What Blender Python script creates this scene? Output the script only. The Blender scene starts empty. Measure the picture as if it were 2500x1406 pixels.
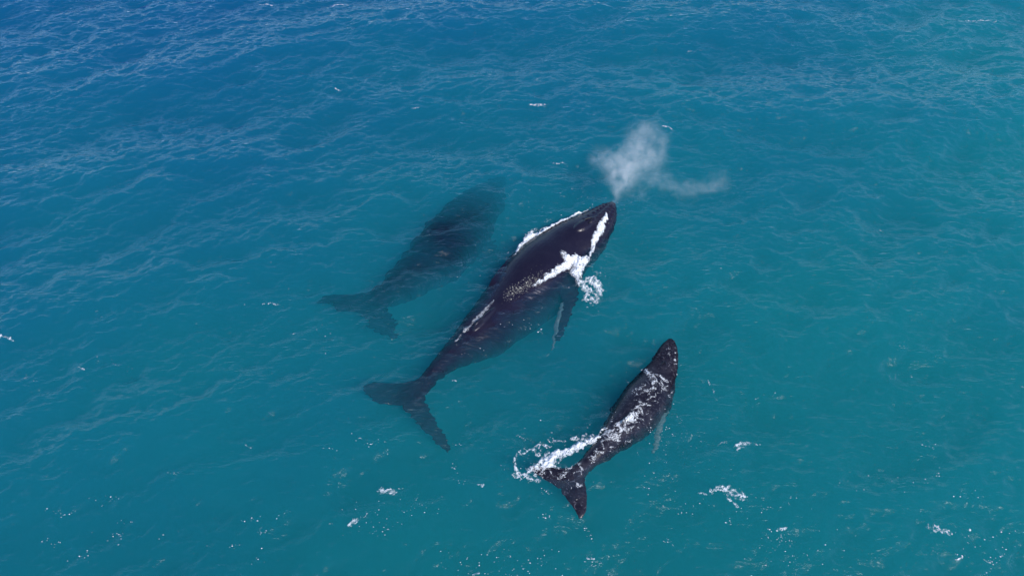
import bpy, bmesh, math, random
import numpy as np
from mathutils import Vector
from mathutils.bvhtree import BVHTree

random.seed(7)
R_ = math.radians
sc = bpy.context.scene
col = sc.collection

# ------------------------------------------------------------------ camera, sky, sun, exposure
CAM_H, PITCH, HFOV = 22.8, 50.0, 70.0
cam_d = bpy.data.cameras.new('camera')
cam_d.sensor_width = 36.0
cam_d.lens = 18.0 / math.tan(R_(HFOV / 2))
cam_d.clip_end = 5000
cam = bpy.data.objects.new('camera', cam_d)
col.objects.link(cam)
cam.location = (0, 0, CAM_H)
cam.rotation_euler = (R_(90 - PITCH), 0, 0)
sc.camera = cam

SUN_DIR = Vector((0.40, -0.55, 0.75)).normalized()      # towards the sun
world = bpy.data.worlds.new('World')
sc.world = world
world.use_nodes = True
wn = world.node_tree
wn.nodes.clear()
sky = wn.nodes.new('ShaderNodeTexSky')
sky.sky_type = 'NISHITA'
sky.sun_disc = False
sky.sun_elevation = math.asin(SUN_DIR.z)
sky.sun_rotation = math.atan2(SUN_DIR.x, SUN_DIR.y)
sky.air_density = 1.0
sky.dust_density = 0.2
sky.ozone_density = 2.5
bg = wn.nodes.new('ShaderNodeBackground')
bg.inputs['Strength'].default_value = 0.15
wo = wn.nodes.new('ShaderNodeOutputWorld')
deep = wn.nodes.new('ShaderNodeMix')          # a deep, clean blue sky
deep.data_type = 'RGBA'
deep.blend_type = 'MULTIPLY'
deep.inputs[0].default_value = 1.0
deep.inputs[7].default_value = (0.84, 1.0, 1.20, 1)
wn.links.new(sky.outputs[0], deep.inputs[6])
wn.links.new(deep.outputs[2], bg.inputs['Color'])
wn.links.new(bg.outputs[0], wo.inputs['Surface'])

sun_d = bpy.data.lights.new('sun', 'SUN')
sun_d.energy = 3.8
sun_d.angle = R_(0.53)
sun_d.color = (1.0, 0.95, 0.88)
sun = bpy.data.objects.new('sun', sun_d)
col.objects.link(sun)
sun.location = (30, -20, 60)
sun.rotation_euler = SUN_DIR.to_track_quat('Z', 'Y').to_euler()

sc.view_settings.view_transform = 'Standard'
sc.view_settings.look = 'None'
sc.view_settings.gamma = 1.0
sc.view_settings.exposure = 0.0
sc.render.engine = 'CYCLES'
cy = sc.cycles
cy.use_denoising = True
cy.max_bounces = 6
cy.diffuse_bounces = 2
cy.glossy_bounces = 2
cy.transmission_bounces = 2
cy.transparent_max_bounces = 12
cy.volume_bounces = 2
cy.sample_clamp_indirect = 3.0
cy.sample_clamp_direct = 3.5
cy.volume_step_rate = 1.0

# ------------------------------------------------------------------ picture <-> place
_f = 1250 / math.tan(R_(HFOV / 2))
_p = R_(PITCH)
_F = np.array([0, math.cos(_p), -math.sin(_p)])
_U = np.array([0, math.sin(_p), math.cos(_p)])
_C = np.array([0, 0, CAM_H])


def P(px, py, z=0.0):
    d = _F * _f + np.array([1.0, 0, 0]) * (px - 1250) - _U * (py - 703)
    t = (z - CAM_H) / d[2]
    return _C + d * t


def proj(pts):
    v = np.asarray(pts) - _C
    w = v @ _F
    return np.stack([1250 + _f * v[..., 0] / w, 703 - _f * (v @ _U) / w], -1)


# ------------------------------------------------------------------ noise
def _hash(ix, iy, seed):
    n = (ix.astype(np.int64) * 374761393 + iy.astype(np.int64) * 668265263 + seed * 144665) & 0x7fffffff
    n = ((n ^ (n >> 13)) * 1274126177) & 0x7fffffff
    n = n ^ (n >> 16)
    return (n & 0xffff) / 65535.0


def vnoise(x, y, seed=0):
    ix, iy = np.floor(x), np.floor(y)
    fx, fy = x - ix, y - iy
    fx = fx * fx * fx * (fx * (fx * 6 - 15) + 10)
    fy = fy * fy * fy * (fy * (fy * 6 - 15) + 10)
    a, b = _hash(ix, iy, seed), _hash(ix + 1, iy, seed)
    c, d = _hash(ix, iy + 1, seed), _hash(ix + 1, iy + 1, seed)
    return (a + (b - a) * fx) * (1 - fy) + (c + (d - c) * fx) * fy


def fbm(x, y, octaves=4, seed=0, gain=0.5):
    s, a, t = 0, 1.0, 0
    for o in range(octaves):
        c, q = math.cos(o * 0.9 + seed), math.sin(o * 0.9 + seed)
        k = 2.03 ** o
        s = s + a * vnoise((x * c - y * q) * k + 17.3 * o, (x * q + y * c) * k + 5.1 * o, seed + o * 13)
        t += a
        a *= gain
    return s / t


def ridge(x, y, octaves=3, seed=0):
    s, a, t = 0, 1.0, 0
    for o in range(octaves):
        c, q = math.cos(o * 1.3 + seed), math.sin(o * 1.3 + seed)
        k = 2.07 ** o
        n = 1 - np.abs(2 * vnoise((x * c - y * q) * k + 9.3 * o, (x * q + y * c) * k + 3.1 * o, seed + o * 7) - 1)
        s = s + a * n * n
        t += a
        a *= 0.55
    return s / t


# ------------------------------------------------------------------ the sea surface as a function of place
def wave_bands():
    rng = np.random.RandomState(11)
    out = []
    # wavelength range, rms height, number, heading spread (deg), crest sharpness
    for (l0, l1, rms, n, spread, sharp) in ((16, 7, .115, 9, 28, 0), (7, 3.2, .085, 14, 38, 1), (3.2, 1.5, .046, 18, 36, 1),
                                            (1.5, .7, .027, 22, 34, 1), (.7, .3, .0155, 34, 36, 1)):
        lam = np.exp(rng.uniform(np.log(l1), np.log(l0), n))
        th = R_(-90 + 6) + rng.normal(0, R_(spread), n)
        ph = rng.uniform(0, 2 * np.pi, n)
        k = 2 * np.pi / lam
        am = rng.uniform(.6, 1.2, n)
        am *= rms / math.sqrt((am ** 2).sum() / 2)
        out.append((k * np.cos(th), k * np.sin(th), ph, am, rms, sharp))
    return out


BANDS = wave_bands()


def sea(x, y):
    z = np.zeros_like(x)
    # slow patches of rougher and calmer water
    gust = 0.95 + 0.4 * fbm(x * .07 + 3, y * .09, 2, 5)
    calm = 1 - 0.0 * np.exp(-(((x - 1.5) / 9.5) ** 2 + ((y - 15) / 9) ** 2))
    for bi, (kx, ky, ph, am, rms, sharp) in enumerate(BANDS):
        s = np.zeros_like(x)
        for a, b, c, d in zip(kx, ky, ph, am):
            s += d * np.cos(a * x + b * y + c)
        if sharp:
            u = s / rms
            cr = (0.8 - np.sqrt(u * u + 0.03)) * rms       # creased crests where the sum passes zero
            s = 0.55 * s + 0.75 * cr
        if bi >= 2:
            s = s * gust
        z += s * calm
    return z


def axis(lo, hi, step, far, grow=1.22):
    mid = np.arange(lo, hi + step / 2, step)
    right, left, s, v = [], [], step, mid[-1]
    while v < far:
        s *= grow
        v += s
        right.append(v)
    s, v = step, mid[0]
    while v > -far:
        s *= grow
        v -= s
        left.append(v)
    return np.array(left[::-1] + list(mid) + right), len(left), len(mid)


STEP = 0.06
gx, ox, nx = axis(-36, 36, STEP, 900)
gy, oy, ny = axis(3, 50, STEP, 900)
GX, GY = np.meshgrid(gx, gy)
fade = np.clip(1 - (np.maximum(np.abs(GX) - 60, 0) + np.maximum(np.abs(GY - 26) - 50, 0)) / 250, 0, 1)
GZ = sea(GX, GY) * fade
FZ = GZ[oy:oy + ny, ox:ox + nx]


def wh(x, y):
    """height of the built water surface (fine zone)"""
    u = np.clip((np.asarray(x, float) - gx[ox]) / STEP, 0, nx - 1.001)
    v = np.clip((np.asarray(y, float) - gy[oy]) / STEP, 0, ny - 1.001)
    i, j = u.astype(int), v.astype(int)
    a, b = u - i, v - j
    return (FZ[j, i] * (1 - a) + FZ[j, i + 1] * a) * (1 - b) + (FZ[j + 1, i] * (1 - a) + FZ[j + 1, i + 1] * a) * b


def swell(x, y, r=0.9):
    t = np.linspace(0, 2 * np.pi, 13)[:-1]
    q = [float(wh(x + rr * np.cos(a), y + rr * np.sin(a))) for rr in (r * .4, r) for a in t]
    return float(np.mean(q))


# ------------------------------------------------------------------ helpers for objects
def mesh_np(name, verts, faces, mat=None, smooth=True, parent=None):
    me = bpy.data.meshes.new(name)
    verts = np.asarray(verts, np.float32)
    faces = np.asarray(faces, np.int32)
    k = faces.shape[1]
    me.vertices.add(len(verts))
    me.vertices.foreach_set('co', verts.ravel())
    me.loops.add(faces.size)
    me.loops.foreach_set('vertex_index', faces.ravel())
    me.polygons.add(len(faces))
    me.polygons.foreach_set('loop_start', np.arange(0, faces.size, k, dtype=np.int32))
    me.update(calc_edges=True)
    me.validate()
    if smooth:
        me.polygons.foreach_set('use_smooth', np.ones(len(me.polygons), bool))
    o = bpy.data.objects.new(name, me)
    col.objects.link(o)
    if mat:
        me.materials.append(mat)
    if parent:
        o.parent = parent
    return o


def tag(o, label=None, cat=None, group=None, kind=None):
    if label: o['label'] = label
    if cat: o['category'] = cat
    if group: o['group'] = group
    if kind: o['kind'] = kind
    return o


def new_mat(name):
    m = bpy.data.materials.new(name)
    m.use_nodes = True
    nt = m.node_tree
    nt.nodes.clear()
    return m, nt, nt.nodes.new('ShaderNodeOutputMaterial')


def nd(nt, kind, **kw):
    n = nt.nodes.new(kind)
    for k, v in kw.items():
        if k in n.inputs.keys():
            n.inputs[k].default_value = v
        else:
            setattr(n, k, v)
    return n


# ------------------------------------------------------------------ materials
def water_material():
    m, nt, out = new_mat('sea_water')
    L = nt.links.new
    tc = nd(nt, 'ShaderNodeTexCoord')
    mp = nd(nt, 'ShaderNodeMapping')
    mp.inputs['Scale'].default_value = (0.7, 2.6, 1.0)
    mp.inputs['Rotation'].default_value = (0, 0, R_(8))
    L(tc.outputs['Object'], mp.inputs['Vector'])
    n1 = nd(nt, 'ShaderNodeTexNoise', Scale=3.0, Detail=4.0, Roughness=0.58, Distortion=0.35)
    n1.noise_type = 'RIDGED_MULTIFRACTAL'
    L(mp.outputs[0], n1.inputs['Vector'])
    n2 = nd(nt, 'ShaderNodeTexNoise', Scale=7.0, Detail=3.0, Roughness=0.6, Distortion=0.3)
    L(mp.outputs[0], n2.inputs['Vector'])
    pa = nd(nt, 'ShaderNodeTexNoise', Scale=0.22, Detail=2.0)
    L(tc.outputs['Object'], pa.inputs['Vector'])
    pr = nd(nt, 'ShaderNodeMapRange')
    pr.inputs['From Min'].default_value = 0.38
    pr.inputs['From Max'].default_value = 0.66
    pr.inputs['To Min'].default_value = 0.6
    pr.inputs['To Max'].default_value = 1.0
    L(pa.outputs[0], pr.inputs['Value'])
    b1 = nd(nt, 'ShaderNodeBump', Distance=0.050)
    L(pr.outputs[0], b1.inputs['Strength'])
    L(n1.outputs[0], b1.inputs['Height'])
    b2 = nd(nt, 'ShaderNodeBump', Strength=0.7, Distance=0.022)
    L(n2.outputs[0], b2.inputs['Height'])
    L(b1.outputs[0], b2.inputs['Normal'])
    # Schlick's reflectance of water, the same from both sides
    ge = nd(nt, 'ShaderNodeNewGeometry')
    do = nd(nt, 'ShaderNodeVectorMath', operation='DOT_PRODUCT')
    L(b2.outputs[0], do.inputs[0]); L(ge.outputs['Incoming'], do.inputs[1])
    ab = nd(nt, 'ShaderNodeMath', operation='ABSOLUTE')
    L(do.outputs['Value'], ab.inputs[0])
    om = nd(nt, 'ShaderNodeMath', operation='SUBTRACT')
    om.inputs[0].default_value = 1.0
    om.use_clamp = True
    L(ab.outputs[0], om.inputs[1])
    pw = nd(nt, 'ShaderNodeMath', operation='POWER')
    pw.inputs[1].default_value = 3.9
    L(om.outputs[0], pw.inputs[0])
    fr = nd(nt, 'ShaderNodeMath', operation='MULTIPLY_ADD')
    fr.inputs[1].default_value = 0.97
    fr.inputs[2].default_value = 0.022
    L(pw.outputs[0], fr.inputs[0])
    gl = nd(nt, 'ShaderNodeBsdfGlossy', Roughness=0.045)
    L(b2.outputs[0], gl.inputs['Normal'])
    tr = nd(nt, 'ShaderNodeBsdfTransparent')
    # the water is greener near and to the right, bluer at far left
    dp = nd(nt, 'ShaderNodeVectorMath', operation='DOT_PRODUCT')
    dp.inputs[1].default_value = (-0.016, 0.030, 0)
    L(tc.outputs['Object'], dp.inputs[0])
    pn = nd(nt, 'ShaderNodeTexNoise', Scale=0.09, Detail=2.0)
    L(tc.outputs['Object'], pn.inputs['Vector'])
    sm = nd(nt, 'ShaderNodeMath', operation='ADD')
    L(dp.outputs['Value'], sm.inputs[0]); L(pn.outputs[0], sm.inputs[1])
    rp = nd(nt, 'ShaderNodeMapRange')
    rp.inputs['From Min'].default_value = 0.7
    rp.inputs['From Max'].default_value = 2.2
    L(sm.outputs[0], rp.inputs['Value'])
    tm = nd(nt, 'ShaderNodeMix', data_type='RGBA')
    tm.inputs[6].default_value = (1, 1, 1, 1)
    tm.inputs[7].default_value = (.78, .72, 1.0, 1)
    L(rp.outputs[0], tm.inputs[0])
    L(tm.outputs[2], tr.inputs['Color'])
    mx = nd(nt, 'ShaderNodeMixShader')
    L(fr.outputs[0], mx.inputs[0]); L(tr.outputs[0], mx.inputs[1]); L(gl.outputs[0], mx.inputs[2])
    L(mx.outputs[0], out.inputs['Surface'])
    vo = nd(nt, 'ShaderNodeVolumePrincipled')
    vo.inputs['Color'].default_value = (0.03, 0.57, 0.615, 1)
    vo.inputs['Density'].default_value = 0.31
    vo.inputs['Anisotropy'].default_value = 0.0
    L(vo.outputs[0], out.inputs['Volume'])
    return m


def skin_material(name, base, pale, rough=0.26, scratch=0.0, pale_amount=0.3):
    m, nt, out = new_mat(name)
    L = nt.links.new
    tc = nd(nt, 'ShaderNodeTexCoord')
    n1 = nd(nt, 'ShaderNodeTexNoise', Scale=1.6, Detail=6.0, Roughness=0.65)
    L(tc.outputs['Object'], n1.inputs['Vector'])
    r1 = nd(nt, 'ShaderNodeMapRange')
    r1.inputs['From Min'].default_value = 0.45
    r1.inputs['From Max'].default_value = 0.8
    r1.inputs['To Max'].default_value = pale_amount
    L(n1.outputs[0], r1.inputs['Value'])
    n2 = nd(nt, 'ShaderNodeTexNoise', Scale=5.0, Detail=8.0, Roughness=0.72, Distortion=2.2)
    L(tc.outputs['Object'], n2.inputs['Vector'])
    r2 = nd(nt, 'ShaderNodeMapRange')
    r2.inputs['From Min'].default_value = 0.56
    r2.inputs['From Max'].default_value = 0.70
    r2.inputs['To Max'].default_value = scratch
    L(n2.outputs[0], r2.inputs['Value'])
    ad = nd(nt, 'ShaderNodeMath', operation='MAXIMUM')
    L(r1.outputs[0], ad.inputs[0]); L(r2.outputs[0], ad.inputs[1])
    mc = nd(nt, 'ShaderNodeMix', data_type='RGBA')
    mc.inputs[6].default_value = (*base, 1)
    mc.inputs[7].default_value = (*pale, 1)
    L(ad.outputs[0], mc.inputs[0])
    bs = nd(nt, 'ShaderNodeBsdfPrincipled', Roughness=rough)
    bs.inputs['Specular IOR Level'].default_value = 0.5
    L(mc.outputs[2], bs.inputs['Base Color'])
    # skin in water loses its gloss: hardly any step in refractive index
    ge = nd(nt, 'ShaderNodeNewGeometry')
    sx = nd(nt, 'ShaderNodeSeparateXYZ')
    L(ge.outputs['Position'], sx.inputs[0])
    rz = nd(nt, 'ShaderNodeMapRange')
    rz.inputs['From Min'].default_value = -0.12
    rz.inputs['From Max'].default_value = 0.05
    rz.inputs['To Min'].default_value = 0.03
    rz.inputs['To Max'].default_value = 0.32
    L(sx.outputs['Z'], rz.inputs['Value'])
    L(rz.outputs[0], bs.inputs['Specular IOR Level'])
    nb = nd(nt, 'ShaderNodeTexNoise', Scale=7.0, Detail=5.0, Roughness=0.6)
    L(tc.outputs['Object'], nb.inputs['Vector'])
    bu = nd(nt, 'ShaderNodeBump', Strength=0.35, Distance=0.03)
    L(nb.outputs[0], bu.inputs['Height'])
    L(bu.outputs[0], bs.inputs['Normal'])
    L(bs.outputs[0], out.inputs['Surface'])
    return m


def plain_material(name, color, rough=0.6, noise=0.0, spec=0.5):
    m, nt, out = new_mat(name)
    L = nt.links.new
    bs = nd(nt, 'ShaderNodeBsdfPrincipled', Roughness=rough)
    bs.inputs['Specular IOR Level'].default_value = spec
    tc = nd(nt, 'ShaderNodeTexCoord')
    n1 = nd(nt, 'ShaderNodeTexNoise', Scale=9.0, Detail=4.0)
    L(tc.outputs['Object'], n1.inputs['Vector'])
    mc = nd(nt, 'ShaderNodeMix', data_type='RGBA')
    mc.inputs[6].default_value = (*color, 1)
    mc.inputs[7].default_value = (*[c * (1 - noise) for c in color], 1)
    L(n1.outputs[0], mc.inputs[0])
    L(mc.outputs[2], bs.inputs['Base Color'])
    bu = nd(nt, 'ShaderNodeBump', Strength=0.5, Distance=0.03)
    L(n1.outputs[0], bu.inputs['Height'])
    L(bu.outputs[0], bs.inputs['Normal'])
    L(bs.outputs[0], out.inputs['Surface'])
    return m


M_WATER = water_material()
M_SKIN = skin_material('whale_skin', (0.011, 0.0085, 0.021), (0.045, 0.04, 0.058), 0.27, 0.12, 0.25)
M_CALF = skin_material('calf_skin', (0.011, 0.009, 0.016), (0.22, 0.21, 0.24), 0.24, 0.75, 0.16)
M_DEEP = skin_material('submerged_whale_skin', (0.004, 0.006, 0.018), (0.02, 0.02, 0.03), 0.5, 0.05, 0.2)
M_PALE = plain_material('pale_flipper_skin', (0.07, 0.14, 0.14), 0.5, 0.5)
M_FOAM = plain_material('foam', (0.86, 0.87, 0.88), 0.75, 0.08, 0.3)
def foam_material(name='foam_film', thin=1.0):
    m, nt, out = new_mat(name)
    L = nt.links.new
    tc = nd(nt, 'ShaderNodeTexCoord')
    at = nd(nt, 'ShaderNodeAttribute', attribute_name='froth')
    n1 = nd(nt, 'ShaderNodeTexNoise', Scale=8.0, Detail=7.0, Roughness=0.75, Distortion=1.6)
    L(tc.outputs['Object'], n1.inputs['Vector'])
    n2 = nd(nt, 'ShaderNodeTexVoronoi', Scale=16.0)
    n2.feature = 'DISTANCE_TO_EDGE'
    L(tc.outputs['Object'], n2.inputs['Vector'])
    a = nd(nt, 'ShaderNodeMath', operation='MULTIPLY_ADD')      # froth*2.4 - .1
    a.inputs[1].default_value = 2.1
    a.inputs[2].default_value = 0.0
    L(at.outputs['Fac'], a.inputs[0])
    b = nd(nt, 'ShaderNodeMath', operation='MULTIPLY_ADD')      # (n-.5)*3.4
    b.inputs[1].default_value = 2.6
    b.inputs[2].default_value = -1.25
    L(n1.outputs[0], b.inputs[0])
    c = nd(nt, 'ShaderNodeMath', operation='MULTIPLY_ADD')      # cell walls
    c.inputs[1].default_value = -2.4
    c.inputs[2].default_value = 0.35
    L(n2.outputs['Distance'], c.inputs[0])
    d = nd(nt, 'ShaderNodeMath', operation='ADD')
    L(a.outputs[0], d.inputs[0]); L(b.outputs[0], d.inputs[1])
    e = nd(nt, 'ShaderNodeMath', operation='ADD')
    e.use_clamp = True
    L(d.outputs[0], e.inputs[0]); L(c.outputs[0], e.inputs[1])
    bs = nd(nt, 'ShaderNodeBsdfPrincipled', Roughness=0.7)
    bs.inputs['Base Color'].default_value = (.84, .85, .86, 1)
    bu = nd(nt, 'ShaderNodeBump', Strength=0.45, Distance=0.04)
    L(n1.outputs[0], bu.inputs['Height'])
    L(bu.outputs[0], bs.inputs['Normal'])
    th = nd(nt, 'ShaderNodeMath', operation='MULTIPLY')
    th.inputs[1].default_value = thin
    L(e.outputs[0], th.inputs[0])
    L(th.outputs[0], bs.inputs['Alpha'])
    L(bs.outputs[0], out.inputs['Surface'])
    return m


M_FILM = foam_material()
M_SHEEN = foam_material('painted_sheen', .42)  # see-through pale film that paints the sheen on the tail stock
M_HOLE = plain_material('blowhole_skin', (0.006, 0.005, 0.007), 0.4, 0.3)
M_GLINT = plain_material('glint_beads', (0.85, 0.78, 0.62), 0.2, 0.2)  # pale gold of the painted sun glints

# ------------------------------------------------------------------ water
n_x, n_y = len(gx), len(gy)
V = np.stack([GX.ravel(), GY.ravel(), GZ.ravel()], 1)
idx = np.arange(n_x * n_y).reshape(n_y, n_x)
q = np.stack([idx[:-1, :-1].ravel(), idx[:-1, 1:].ravel(), idx[1:, 1:].ravel(), idx[1:, :-1].ravel()], 1)
rim = np.concatenate([idx[0, :-1], idx[:-1, -1], idx[-1, :0:-1], idx[:0:-1, 0]])
low = V[rim].copy()
low[:, 2] = -30
b0 = len(V)
V = np.concatenate([V, low])
k = np.arange(len(rim))
k2 = (k + 1) % len(rim)
side = np.stack([rim[k2], rim[k], b0 + k, b0 + k2], 1)
c4 = [0, n_x - 1, n_x - 1 + n_y - 1, 2 * (n_x - 1) + n_y - 1]
water = mesh_np('water', V, np.concatenate([q, side]), M_WATER)
bm = bmesh.new()
bm.from_mesh(water.data)
bm.verts.ensure_lookup_table()
bm.faces.new([bm.verts[b0 + int(i)] for i in k[::-1]])
bm.to_mesh(water.data)
bm.free()
tag(water, 'turquoise open sea with small wind ripples', 'sea', kind='structure')
# seabed far below, unseen through the deep water
sb = mesh_np('seabed', [(-900, -900, -31), (900, -900, -31), (900, 900, -31), (-900, 900, -31)], [(0, 1, 2, 3)],
             plain_material('sand', (0.3, 0.28, 0.22), 0.9, 0.3), False)
tag(sb, 'sandy sea floor', 'seabed', kind='structure')


# ------------------------------------------------------------------ whale building
def spline(arr, n):
    arr = np.asarray(arr, float)
    m = len(arr)
    t = np.linspace(0, m - 1, n)
    i = np.clip(t.astype(int), 0, m - 2)
    u = (t - i)[:, None]
    p1, p2 = arr[i], arr[i + 1]
    p0 = np.where((i > 0)[:, None], arr[np.maximum(i - 1, 0)], 2 * p1 - p2)
    p3 = np.where((i < m - 2)[:, None], arr[np.minimum(i + 2, m - 1)], 2 * p2 - p1)
    return 0.5 * (2 * p1 + (p2 - p0) * u + (2 * p0 - 5 * p1 + 4 * p2 - p3) * u ** 2 + (3 * p1 - p0 - 3 * p2 + p3) * u ** 3)


def body_loft(st, n=90, seg=48, sw=1.0, power=2.2):
    """st rows: left x,y  right x,y  axis depth below the local swell  height/width ratio  keel(0..1 ridge on top)"""
    s = spline(st, n)
    cen = np.array([(P(a, b, z) + P(c, d, z)) / 2 for a, b, c, d, z, *_ in s])
    sz = np.array([swell(c[0], c[1]) for c in cen])
    for _ in range(3):
        sz[1:-1] = (sz[:-2] + 2 * sz[1:-1] + sz[2:]) / 4
    zc = s[:, 4] + sz * sw
    rad = np.full(n, .5)
    th = np.linspace(0, 2 * np.pi, seg, endpoint=False)
    ct, st_ = np.cos(th), np.sin(th)
    cx = np.sign(ct) * np.abs(ct) ** (2 / power)
    cz = np.sign(st_) * np.abs(st_) ** (2 / power)
    cen = np.array([(P(s[i, 0], s[i, 1], zc[i]) + P(s[i, 2], s[i, 3], zc[i])) / 2 for i in range(n)])
    for it in range(14):
        tan = np.gradient(cen, axis=0)
        tan[:, 2] = 0
        for _ in range(4):
            tan[1:-1] = (tan[:-2] + tan[1:-1] * 2 + tan[2:]) / 4
        tan /= np.linalg.norm(tan, axis=1)[:, None]
        perp = np.stack([tan[:, 1], -tan[:, 0], 0 * tan[:, 0]], 1)
        up = np.array([0, 0, 1.0])
        keel = np.exp(-((th - np.pi / 2) / .35) ** 2)
        ring = cen[:, None] + rad[:, None, None] * (cx[None, :, None] * perp[:, None] +
               ((cz * 1.0)[None, :] * s[:, 5:6] + keel[None] * s[:, 6:7])[..., None] * up)
        if it == 13:
            break
        pr = proj(ring)
        for i in range(n):
            Lp, Rp = s[i, :2], s[i, 2:4]
            d = Rp - Lp
            W = max(np.linalg.norm(d), 3.0)
            d = d / max(np.linalg.norm(d), 1e-6)
            e = pr[i] @ d
            lo, hi = e.min(), e.max()
            tl, thh = Lp @ d, Lp @ d + W
            sh = ((tl + thh) - (lo + hi)) / 2
            mpx = np.linalg.norm(cen[i] - _C) / _f
            pd = proj(cen[i] + perp[i] * .1) - proj(cen[i])
            gain = (pd @ d) / .1
            gain = gain if abs(gain) > 12 else 12 * (1 if gain >= 0 else -1)
            cen[i] += perp[i] * sh / gain * .8
            rad[i] *= np.clip((W / max(hi - lo, 1e-3)), .7, 1.4) ** .8
        for _ in range(1):
            rad[1:-1] = (rad[:-2] + 6 * rad[1:-1] + rad[2:]) / 8
            cen[1:-1] = (cen[:-2] + 6 * cen[1:-1] + cen[2:]) / 8
    V = ring.reshape(-1, 3)
    F = []
    for i in range(n - 1):
        for j in range(seg):
            a, b = i * seg + j, i * seg + (j + 1) % seg
            F.append((a, b, b + seg, a + seg))
    return [V.tolist(), F, [tuple(range(seg))[::-1], tuple(range((n - 1) * seg, n * seg))]], cen, rad, perp


def wing(st, n=26, seg=20, zoff=None):
    """st rows: leading x,y  trailing x,y  height z  thickness (metres)"""
    s = spline(st, n)
    th = np.linspace(0, 2 * np.pi, seg, endpoint=False)
    V = []
    for lx, ly, tx, ty, z, t in s:
        a, b = P(lx, ly, z), P(tx, ty, z)
        zz = z + (swell(*((a + b) / 2)[:2], 1.5) if zoff is None else zoff)
        a, b = P(lx, ly, zz), P(tx, ty, zz)
        c, h = (a + b) / 2, (b - a) / 2
        for q_ in th:
            u = -math.cos(q_)
            prof = math.sin(q_) * (1.15 - .55 * u) * .7
            V.append((c + h * u + np.array([0, 0, 1]) * prof * max(t, .03) / 2).tolist())
    F = []
    for i in range(n - 1):
        for j in range(seg):
            p, q_ = i * seg + j, i * seg + (j + 1) % seg
            F.append((p, q_, q_ + seg, p + seg))
    return [V, F, [tuple(range(seg))[::-1], tuple(range((n - 1) * seg, n * seg))]]


def ellip(c, r, axis_x=(1, 0, 0), nu=14, nv=10):
    ax = Vector(axis_x).normalized()
    ay = Vector((-ax.y, ax.x, 0)).normalized()
    az = ax.cross(ay)
    V, F = [], []
    for i in range(nv + 1):
        ph = math.pi * i / nv
        for j in range(nu):
            t = 2 * math.pi * j / nu
            v = Vector(c) + ax * r[0] * math.sin(ph) * math.cos(t) + ay * r[1] * math.sin(ph) * math.sin(t) + az * r[2] * math.cos(ph)
            V.append(tuple(v))
    for i in range(nv):
        for j in range(nu):
            F.append((i * nu + j, (i + 1) * nu + j, (i + 1) * nu + (j + 1) % nu, i * nu + (j + 1) % nu))
    return [V, F, []]


def fuse(name, pieces, mat, voxel, parent=None, smooth_it=2, rough=None):
    """unite the pieces into one continuous skin"""
    V, F = [], []
    for v, f, caps in pieces:
        o = len(V)
        V += list(v)
        F += [tuple(i + o for i in t) for t in list(f) + list(caps)]
    me = bpy.data.meshes.new(name)
    me.from_pydata(V, [], F)
    bm = bmesh.new()
    bm.from_mesh(me)
    bmesh.ops.remove_doubles(bm, verts=bm.verts, dist=1e-5)
    bmesh.ops.recalc_face_normals(bm, faces=bm.faces)
    bm.to_mesh(me)
    bm.free()
    o = bpy.data.objects.new(name, me)
    col.objects.link(o)
    md = o.modifiers.new('r', 'REMESH')
    md.mode = 'VOXEL'
    md.voxel_size = voxel
    md.use_smooth_shade = True
    ms = o.modifiers.new('s', 'SMOOTH')
    ms.iterations = smooth_it
    ms.factor = 0.6
    dg = bpy.context.evaluated_depsgraph_get()
    me2 = bpy.data.meshes.new_from_object(o.evaluated_get(dg))
    o.modifiers.clear()
    o.data = me2
    bpy.data.meshes.remove(me)
    me2.name = name
    if rough:
        rough(me2)
    me2.polygons.foreach_set('use_smooth', np.ones(len(me2.polygons), bool))
    me2.materials.clear()
    me2.materials.append(mat)
    if parent:
        o.parent = parent
    return o


def wobble(o, amp=.075):
    """submerged skin is rippled the way moving water breaks its outline"""
    me = o.data
    n = len(me.vertices)
    v = np.empty(n * 3, np.float32)
    me.vertices.foreach_get('co', v)
    v = v.reshape(-1, 3)
    off = np.array(o.parent.location if o.parent else (0, 0, 0))
    x, y, z = (v + off).T
    d = np.clip((wh(x, y) - z + .02) / .45, 0, 1)
    n1 = fbm(x * 1.3 + y * .8, y * 11 - x * 1.8, 2, 3, .6) - .5
    n2 = fbm(x * 1.3 + 31, y * 10 + x * 1.0, 2, 4, .6) - .5
    v[:, 0] += amp * 4.2 * n1 * d
    v[:, 1] += amp * 2.4 * n2 * d
    me.vertices.foreach_set('co', v.astype(np.float32).ravel())
    me.update()


def root_at(name, loc):
    e = bpy.data.objects.new(name, None)
    e.empty_display_size = .5
    col.objects.link(e)
    e.location = loc
    return e


def reparent(o, root):
    o.data.transform(__import__('mathutils').Matrix.Translation(-root.location))
    o.parent = root
    return o


def trees_of(objs):
    out = []
    for o in objs:
        me = o.data
        n = len(me.vertices)
        v = np.empty(n * 3, np.float32)
        me.vertices.foreach_get('co', v)
        v = v.reshape(-1, 3)
        if o.parent:
            v = v + np.array(o.parent.location, np.float32)
        out.append(BVHTree.FromPolygons(v.tolist(), [tuple(p.vertices) for p in me.polygons]))
    return out


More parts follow.
